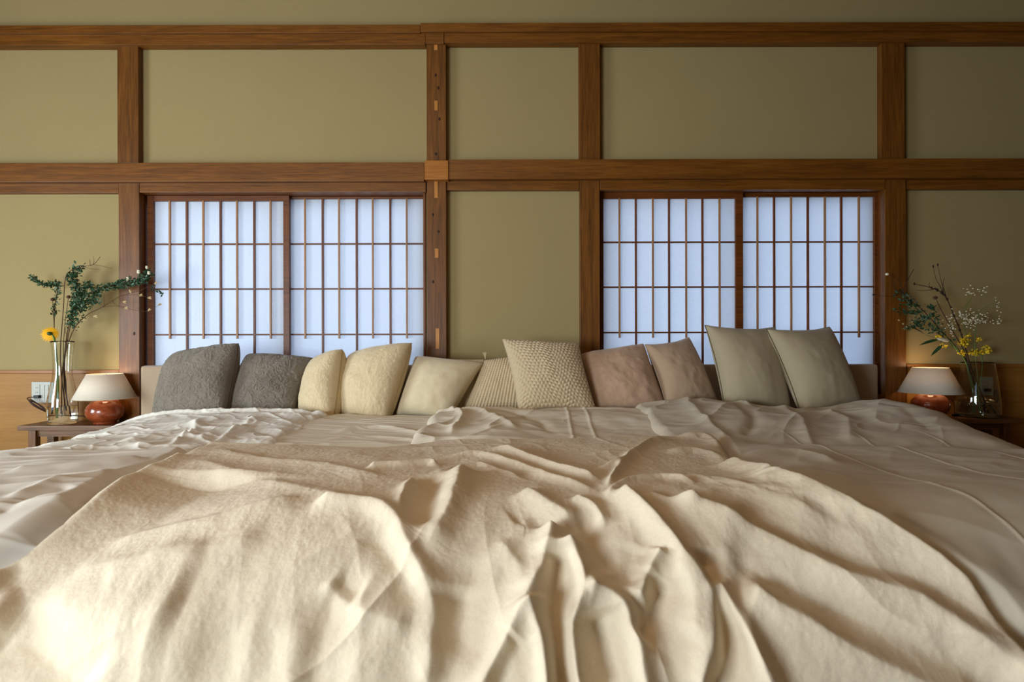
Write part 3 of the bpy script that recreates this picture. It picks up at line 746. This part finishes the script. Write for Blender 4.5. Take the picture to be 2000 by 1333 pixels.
cord(lampR, [P(1846,806,3.35), P(1850,785,3.36), P(1860,783,3.37), P(1864,797,3.37), P(1864,812,3.36)], .0022)
bm = bmesh.new(); q = P(1867,814,3.36); add_box(bm, q.x-.022, q.x+.022, q.y-.009, q.y+.009, TZR+.001, TZR+.014, .004); keep(obj('cord_switch', bm, M_BLACK), lampR)
cord(lampR, [P(1876,813,3.37), P(1910,812,3.42), P(1942,806,3.44), P(1952,790,3.45), P(1950,770,3.455), P(1944,764,3.455)], .0024)
for k_ in range(3): cord(lampR, [P(1944,790+k_,3.44), P(1953+k_,782,3.44), P(1954,768-k_,3.45), P(1947-k_,765,3.45), P(1945,778,3.44), P(1950,792,3.44)], .0024)
bm = bmesh.new(); q = P(1930,764,3.455); add_box(bm, q.x-.016, q.x+.016, -.040, -.013, q.z-.009, q.z+.009, .003); keep(obj('plug', bm, M_BLACK), lampR)

# ================================================================ SOCKET PLATES
def plate(px0, px1, py0, py1, label):
    x0, x1, z0, z1 = wx(px0,.02), wx(px1,.02), wz(py1,.02), wz(py0,.02)
    r = empty('socket_plate', ((x0+x1)/2, -.0105, (z0+z1)/2)); tag(r, label, 'socket', 'wall socket plates')
    keep(box('plate', x0, x1, -.019, -.0105, z0, z1, M_PLATE, None, .002), r)
    wd = x1-x0; hh = z1-z0
    s1 = keep(box('socket_insert', x0+wd*.12, x0+wd*.44, -.0215, -.019, z0+hh*.12, z1-hh*.12, M_PLATE, None, .0008), r)
    for fz in (.28, .5, .72):
        for fx in (.24, .33):
            o = box('slot', x0+wd*fx, x0+wd*(fx+.02), -.0219, -.0214, z0+hh*(fz-.035), z0+hh*(fz+.035), M_BLACK)
            o.parent = s1
    for a in range(3):
        for b in range(2):
            keep(box('switch', x0+wd*(.52+.19*b), x0+wd*(.69+.19*b), -.0222, -.019, z0+hh*(.13+.25*a), z0+hh*(.36+.25*a), M_PLATE, None, .0008), r)
    return r
plate(61, 99, 744, 785, 'pale grey socket and switch plate on the plywood behind the tall vase')
plate(1915, 1943, 738, 774, 'pale grey socket plate on the plywood behind the wide vase')

# ================================================================ VASES
def vase(name, px, d, ztop, prof, label, wlev, th=.003):
    k = d/F; x, y = (px-1000)*k, d-D
    r = empty(name, (x, y, ztop)); tag(r, label, 'vase', 'clear glass vases of flowers')
    pr = smooth_path([Vector((a*k, 0, b*k)) for a, b in prof], 5); out = [(p.x, p.z) for p in pr]
    inn = [(max(a-th, .0), max(b, .012)) for a, b in out]
    lathe('glass_body', [(0, 0)]+out+inn[::-1]+[(0, .012)], (0,0,.001), M_GLASS, r, 64)
    wz_ = wlev*k; wp = [(a-.0002, b+.0002) for a, b in inn if b < wz_]
    lathe('water', [(0, .0125)]+wp+[(wp[-1][0], wz_), (0, wz_)], (0,0,.001), M_WATER, r, 64)
    return r
vL = vase('glass_vase', 122, 3.345, TZ, [(24.5,0),(25,4),(25.5,20),(25.5,36),(24,52),(20,74),(16.5,94),(16,112),(17.5,135),(19.5,161)],
     'tall waisted clear glass vase on the left bedside table', 34)
vR = vase('glass_vase', 1909, 3.345, TZR, [(34,0),(36.5,4),(37,15),(36.5,30),(34.5,52),(31.5,76),(29,92),(27,106)],
     'wide tapering clear glass vase on the right bedside table', 27)

# ================================================================ FLOWERS
def leaf(bm, c, dirv, up, L, W, fold=.25, curl=.15):
    dirv = dirv.normalized(); sd = dirv.cross(up)
    sd = sd.normalized() if sd.length > 1e-6 else Vector((1,0,0)); nn = sd.cross(dirv).normalized()
    mid = [c+dirv*L*t+nn*(-curl*L*t*t) for t in (0, .3, .65, 1)]
    lf = [bm.verts.new(mid[i]+sd*W*.5*ww+nn*fold*W*ww*.5) for i, ww in ((1, .9), (2, .8))]
    rt = [bm.verts.new(mid[i]-sd*W*.5*ww+nn*fold*W*ww*.5) for i, ww in ((1, .9), (2, .8))]
    m = [bm.verts.new(q) for q in mid]
    bm.faces.new((m[0], m[1], lf[0])); bm.faces.new((m[1], m[2], lf[1], lf[0])); bm.faces.new((m[2], m[3], lf[1]))
    bm.faces.new((m[0], rt[0], m[1])); bm.faces.new((m[1], rt[0], rt[1], m[2])); bm.faces.new((m[2], rt[1], m[3]))
def rv(s=1): return Vector((random.uniform(-1,1), random.uniform(-1,1), random.uniform(-1,1)))*s
def path3(pts, d, jd=.02):
    return smooth_path([P(a, b, d if i < 1 else d+random.uniform(-jd, jd)) for i, (a, b) in enumerate(pts)], 5)
def rads(n, r0, r1): return [r0+(r1-r0)*i/(n-1) for i in range(n)]
def stemroot(name, pts, d, label, cat, r0, r1, mat, subs=(), jd=.015, group=None):
    pp = path3(pts, d, jd); o0 = pp[0]
    r = empty(name, tuple(o0)); tag(r, label, cat, group)
    bm = bmesh.new(); ring_tube(bm, pp, rads(len(pp), r0, r1), 6)
    allp = [pp]
    for s in subs:
        q = path3(s, d, jd*.6); 
        near = min(pp, key=lambda v: (v-q[0]).length); q[0] = near.copy()
        ring_tube(bm, q, rads(len(q), r1*1.1, r1*.5), 5); allp.append(q)
    keep(obj('stem', bm, mat, None, True), r)
    return r, allp
def foliage(root, path, a, b, n, L, W, mat, spread=.012, name='leaves'):
    bm = bmesh.new(); m = len(path)
    for i in range(n):
        t = a+(b-a)*random.random(); k = min(int(t*(m-1)), m-2); f = t*(m-1)-k
        c = path[k].lerp(path[k+1], f)+rv(spread*.5); tg = (path[k+1]-path[k]).normalized()
        dv = (tg*.55+rv(1)).normalized(); l = L*random.uniform(.6, 1.15)
        leaf(bm, c, dv, rv(1), l, W*l/L, .3, .2)
    o = keep(obj(name, bm, mat, None, True), root); o['kind'] = 'stuff'; return o
GL = 'stems in the tall vase'; GR = 'stems in the wide vase'
dL = 3.345
# left bouquet
r, pp = stemroot('bare_twig', [(128,800),(118,700),(124,600),(130,536),(158,520),(182,515),(196,500)], dL, 'bare brown twig rising highest from the tall vase', 'twig', .0028, .0012, M_BARK,
    [[(182,515),(200,518),(219,523)], [(182,515),(184,508),(183,498)], [(165,519),(178,523),(196,525)], [(176,516),(176,508),(175,504)]], group=GL)
r, pp = stemroot('leafy_branch', [(108,806),(112,720),(106,650),(108,590),(114,555),(98,553),(80,552),(62,539)], dL, 'leafy green branch arching to the left out of the tall vase', 'branch', .0028, .001, M_BARK, group=GL)
foliage(r, pp[0], .36, 1, 330, .020, .010, M_LEAF, .022)
r, pp = stemroot('leafy_branch', [(134,806),(126,720),(132,645),(150,600),(175,572),(215,558),(255,550),(283,545),(289,528)], dL, 'leafy green branch with pale buds reaching right over the post from the tall vase', 'branch', .003, .001, M_BARK,
    [[(283,545),(300,562),(318,572)], [(283,545),(280,535),(271,532)], [(255,550),(250,545)]], group=GL)
foliage(r, pp[0], .30, .98, 760, .021, .011, M_LEAF, .040); foliage(r, pp[1], .3, 1, 34, .018, .010, M_LEAF, .012)
for (a, b, rr) in ((287,523,4.5), (271,532,5.5), (291,534,5), (250,546,5.5)):
    bm = bmesh.new(); c = P(a, b, dL-.01)
    for j in range(7):
        an = 2*PI*j/7; leaf(bm, c, Vector((math.cos(an)*.7, math.sin(an)*.7, .8)), Vector((0,0,1)), rr*.0036, rr*.0028, .5, -.3)
    sphere(bm, c+Vector((0,0,.005)), rr*.0018, 1); keep(obj('bud', bm, M_WHITEF, None, True), r)
r, pp = stemroot('leafy_branch', [(120,806),(122,720),(136,640),(146,590),(150,560),(140,540),(156,520)], dL, 'dense leafy branch in the middle of the tall vase bouquet', 'branch', .003, .001, M_BARK,
    [[(136,640),(160,600),(190,580)], [(146,590),(165,560),(175,555)]], group=GL)
foliage(r, pp[0], .34, 1, 430, .021, .012, M_LEAF, .040); foliage(r, pp[1], .1, 1, 260, .020, .011, M_LEAF, .05); foliage(r, pp[2], .1, 1, 150, .019, .010, M_LEAF, .03)
r, pp = stemroot('pod_branch', [(136,812),(124,720),(140,650),(168,615),(200,598),(235,577),(275,566)], dL, 'brown branch with dry pale pods stretching right from the tall vase', 'branch', .003, .0012, M_BARK,
    [[(200,598),(230,596),(262,604),(290,606),(313,592)], [(235,577),(262,574),(292,580)], [(220,590),(236,597),(247,602)], [(275,566),(290,558),(304,551)], [(204,596),(203,584),(204,572)]], group=GL)
for (a, b, ang) in ((304,551,.9), (275,575,.2), (292,580,-.1), (246,600,.1), (291,604,.8), (312,593,.6), (254,567,-1.2), (186,616,.0), (163,623,.4), (243,588,-.2)):
    bm = bmesh.new(); c = P(a, b, dL)
    for sgn in (1, -1):
        leaf(bm, c-Vector((math.cos(ang), 0, math.sin(ang)))*.012, Vector((math.cos(ang), 0, math.sin(ang)+.25*sgn)), Vector((0, 1, 0)), .026, .009, .5*sgn, .1*sgn)
    keep(obj('pod', bm, M_POD, None, True), r)
r, pp = stemroot('thin_stem', [(120,812),(130,760),(124,705),(131,690),(133,660),(128,640),(145,600)], dL, 'thin looping brown stem inside the tall vase', 'stem', .0012, .0009, M_BARKD, group=GL)
for (a, b, nm) in ((103,583,'left'), (134,578,'right')):
    r, pp = stemroot('seed_head_stem', [((112 if nm=='left' else 126),808),((110 if nm=='left' else 124),700),(a+(3 if nm=='left' else -8),640),(a,b)], dL-.02, 'brown round seed head on a stem, %s of the two over the tall vase' % nm, 'seed head', .002, .0013, M_BARKD, group=GL)
    bm = bmesh.new(); sphere(bm, pp[0][-1], .011, 2, (1,1,.85)); keep(obj('seed_head', bm, M_SEED, None, True), r)
# gerbera
r, pp = stemroot('gerbera', [(113,814),(113,740),(110,690),(107,665),(101,648)], dL-.03, 'yellow gerbera bent over the left rim of the tall vase', 'flower', .0052, .0038, M_STEM, jd=.004, group=GL)
hc = P(97,650,dL-.035); ax = Vector((-.38,.80,-.22)).normalized(); e1 = ax.cross(Vector((0,0,1))).normalized(); e2 = ax.cross(e1)
for ringi, (n_, L_, tilt) in enumerate(((22,.040,.15), (20,.034,.40))):
    for j in range(n_):
        an = 2*PI*(j+.5*ringi)/n_; dv = e1*math.cos(an)+e2*math.sin(an)
        bm = bmesh.new(); leaf(bm, hc+dv*.008, dv+ax*tilt, ax, L_*random.uniform(.9,1.05), .011, .15, -.1); keep(obj('petal', bm, M_PETALY, None, True), r)
bm = bmesh.new(); sphere(bm, hc-ax*.004, .013, 2, (1,1,.8)); keep(obj('calyx', bm, M_LEAFB, None, True), r)
bm = bmesh.new(); sphere(bm, hc+ax*.006, .011, 2, (1,1,.8)); keep(obj('flower_centre', bm, M_SEED, None, True), r)

# right bouquet
dR = 3.345
r, pp = stemroot('bare_twig', [(1932,808),(1908,750),(1892,705),(1878,655),(1860,610),(1846,580),(1826,566),(1786,556)], dR, 'dark knobbly twig leaning left with two upright shoots above the wide vase', 'twig', .0038, .0018, M_BARKD,
    [[(1846,580),(1836,560),(1828,545),(1823,522)], [(1848,578),(1839,552),(1832,520)], [(1843,575),(1842,560),(1844,545)], [(1826,566),(1808,569),(1788,568)], [(1820,566),(1815,560),(1816,553)]], group=GR)
bm = bmesh.new()
for k_ in range(24):
    t = random.uniform(.35, .9); i_ = int(t*(len(pp[0])-1)); sphere(bm, pp[0][i_]+rv(.003), random.uniform(.004,.008), 1, (1,1,1.3))
for q in ((1823,522), (1832,519), (1786,556)): sphere(bm, P(*q, dR), .006, 1, (.8,.8,1.6))
keep(obj('twig_buds', bm, M_BARKD, None, True), r)['kind'] = 'stuff'
r, pp = stemroot('bare_twig', [(1925,808),(1898,740),(1884,690),(1862,650),(1838,606),(1828,584)], dR-.015, 'dark twig with a brown seed head at its tip beside the knobbly one', 'twig', .003, .0016, M_BARKD, group=GR)
bm = bmesh.new(); sphere(bm, P(1827,583,dR-.01), .012, 2, (1,1,.8)); keep(obj('seed_head', bm, M_SEED, None, True), r)
r, pp = stemroot('bare_twig', [(1920,806),(1900,740),(1884,700),(1845,655),(1800,605),(1765,574),(1785,527)], dR, 'slender forked twig reaching furthest left in front of the right post', 'twig', .0028, .0017, M_BARKD,
    [[(1765,574),(1738,580),(1708,577)], [(1765,574),(1758,552),(1745,543),(1733,536)], [(1760,572),(1748,565),(1745,548)]], group=GR)
bm = bmesh.new()
sphere(bm, P(1733,537,dR), .0085, 2, (1.2,1,.9)); keep(obj('bud', bm, M_WHITEF, None, True), r)
bm = bmesh.new(); sphere(bm, P(1707,577,dR), .006, 1, (1.6,1,1)); keep(obj('bud', bm, M_BARKD, None, True), r)
r, pp = stemroot('eucalyptus_branch', [(1915,806),(1898,745),(1885,705),(1856,668),(1826,640),(1800,612),(1775,592),(1762,578)], dR+.01, 'dark green eucalyptus branch drooping left from the wide vase', 'branch', .003, .0012, M_STEM,
    [[(1800,612),(1775,612),(1748,608)], [(1810,620),(1785,640),(1770,640)], [(1826,640),(1825,610),(1818,600)], [(1826,640),(1800,640),(1784,625)]], group=GR)
foliage(r, pp[0], .45, 1, 170, .024, .013, M_LEAF2, .06)
for q in pp[1:]: foliage(r, q, .1, 1, 48, .022, .012, M_LEAF2, .022)
bm = bmesh.new()
bm.free()
for (a, b) in ((1756,627),(1771,640),(1764,634),(1782,630)):
    bm = bmesh.new(); sphere(bm, P(a, b, dR), .006, 1); keep(obj('berry', bm, M_POD, None, True), r)
r, pp = stemroot('lily_stem', [(1905,808),(1895,745),(1884,705),(1866,682),(1852,668)], dR-.02, 'lily stem with a pale bud and long dark leaves over the wide vase', 'flower', .003, .002, M_STEM, group=GR)
for (a0, b0, a1, b1, W) in ((1836,664,1797,672,.022), (1842,674,1819,695,.020), (1808,656,1777,634,.022), (1856,665,1828,640,.024), (1872,690,1860,655,.018), (1862,680,1838,650,.018)):
    A_, B_ = P(a0, b0, dR-.02), P(a1, b1, dR-.05); bm = bmesh.new(); leaf(bm, A_, B_-A_, Vector((.2,-.6,.8)), (B_-A_).length, W, .25, .12)
    if (a0, b0) != (1856, 665): ring_tube(bm, [pp[0][-1], A_], .0011, 4)
    keep(obj('leaf', bm, M_LEAFB, None, True), r)
bm = bmesh.new(); A_, B_ = P(1856,668,dR-.03), P(1830,663,dR-.05); n_ = 8
ring_tube(bm, [A_.lerp(B_, i/n_) for i in range(n_+1)], [.002+.0085*math.sin(PI*min(1, i/n_*1.02))**.8 for i in range(n_+1)], 8); keep(obj('bud', bm, M_WHITEF, None, True), r)
r, pp = stemroot('yellow_blossom_spray', [(1900,806),(1915,750),(1918,705),(1905,680),(1885,668)], dR, 'bright yellow blossom spray just above the rim of the wide vase', 'flower', .0026, .0014, M_STEM,
    [[(1918,705),(1922,690),(1930,678)], [(1912,695),(1900,690)], [(1905,680),(1895,655)], [(1900,690),(1870,682),(1842,680)], [(1905,680),(1912,665)]], group=GR)
bm = bmesh.new()
for (cx, cy, sx, sy, n_) in ((1884,668,12,14,55), (1905,690,12,6,40), (1928,686,8,7,32), (1912,665,7,4,12), (1842,679,6,3,10), (1835,658,10,4,8), (1878,690,8,6,16)):
    for j in range(n_):
        c = P(cx+random.gauss(0,sx*.5), cy+random.gauss(0,sy*.5), dR+random.uniform(-.03,.03))
        for m_ in range(3): leaf(bm, c, rv(), rv(), .011, .010, .3, -.2)
keep(obj('blossoms', bm, M_PETALY2, None, True), r)['kind'] = 'stuff'
for si, (pts, cen, lb) in enumerate((([(1918,806),(1905,745),(1898,700),(1885,650),(1880,615),(1900,580)], [(1880,622,26,16,70), (1895,572,12,8,14), (1858,640,18,12,36)], 'white gypsophila spray rising straight up from the wide vase'),
        ([(1912,806),(1910,745),(1905,700),(1905,650),(1915,610),(1950,590)], [(1912,625,24,12,60), (1922,568,9,6,10), (1950,595,8,12,8), (1950,625,12,10,12)], 'airy white gypsophila spray leaning right over the wide vase'))):
    r, pp = stemroot('gypsophila', pts, dR+.02-.04*si, lb, 'flower', .0016, .0007, M_STEM, group=GR)
    bmb = bmesh.new(); bms = bmesh.new()
    for (cx, cy, sx, sy, n_) in cen:
        for j in range(n_):
            c = P(cx+random.gauss(0,sx*.55), cy+random.gauss(0,sy*.6), dR+random.uniform(-.05,.05))
            sphere(bmb, c, random.uniform(.0032,.0058), 1, (1,1,.75))
            if j % 4 == 0:
                q = pp[0][random.randint(int(len(pp[0])*.55), len(pp[0])-2)]; mm_ = (q+c)/2+rv(.008); ring_tube(bms, [q, mm_, c], .0004, 3, False)
    keep(obj('blossoms', bmb, M_WHITEF, None, True), r)['kind'] = 'stuff'
    keep(obj('stalks', bms, M_STEM), r)['kind'] = 'stuff'

# low stool just inside the frame on the left
st = empty('low_stool', (-2.98, -.16, 0)); tag(st, 'low wooden stool by the plywood wall, cut off at the left edge', 'stool')
zs_ = CZ-(889-666)*3.3/F
keep(box('seat', -3.2, (12-1000)*3.3/F, -.30, -.06, zs_-.025, zs_, W_TAB, None, .003), st)
for a in (-3.17, -2.90):
    for b in (-.28, -.11): keep(box('leg', a, a+.03, b, b+.03, 0, zs_-.025, W_TABZ), st)
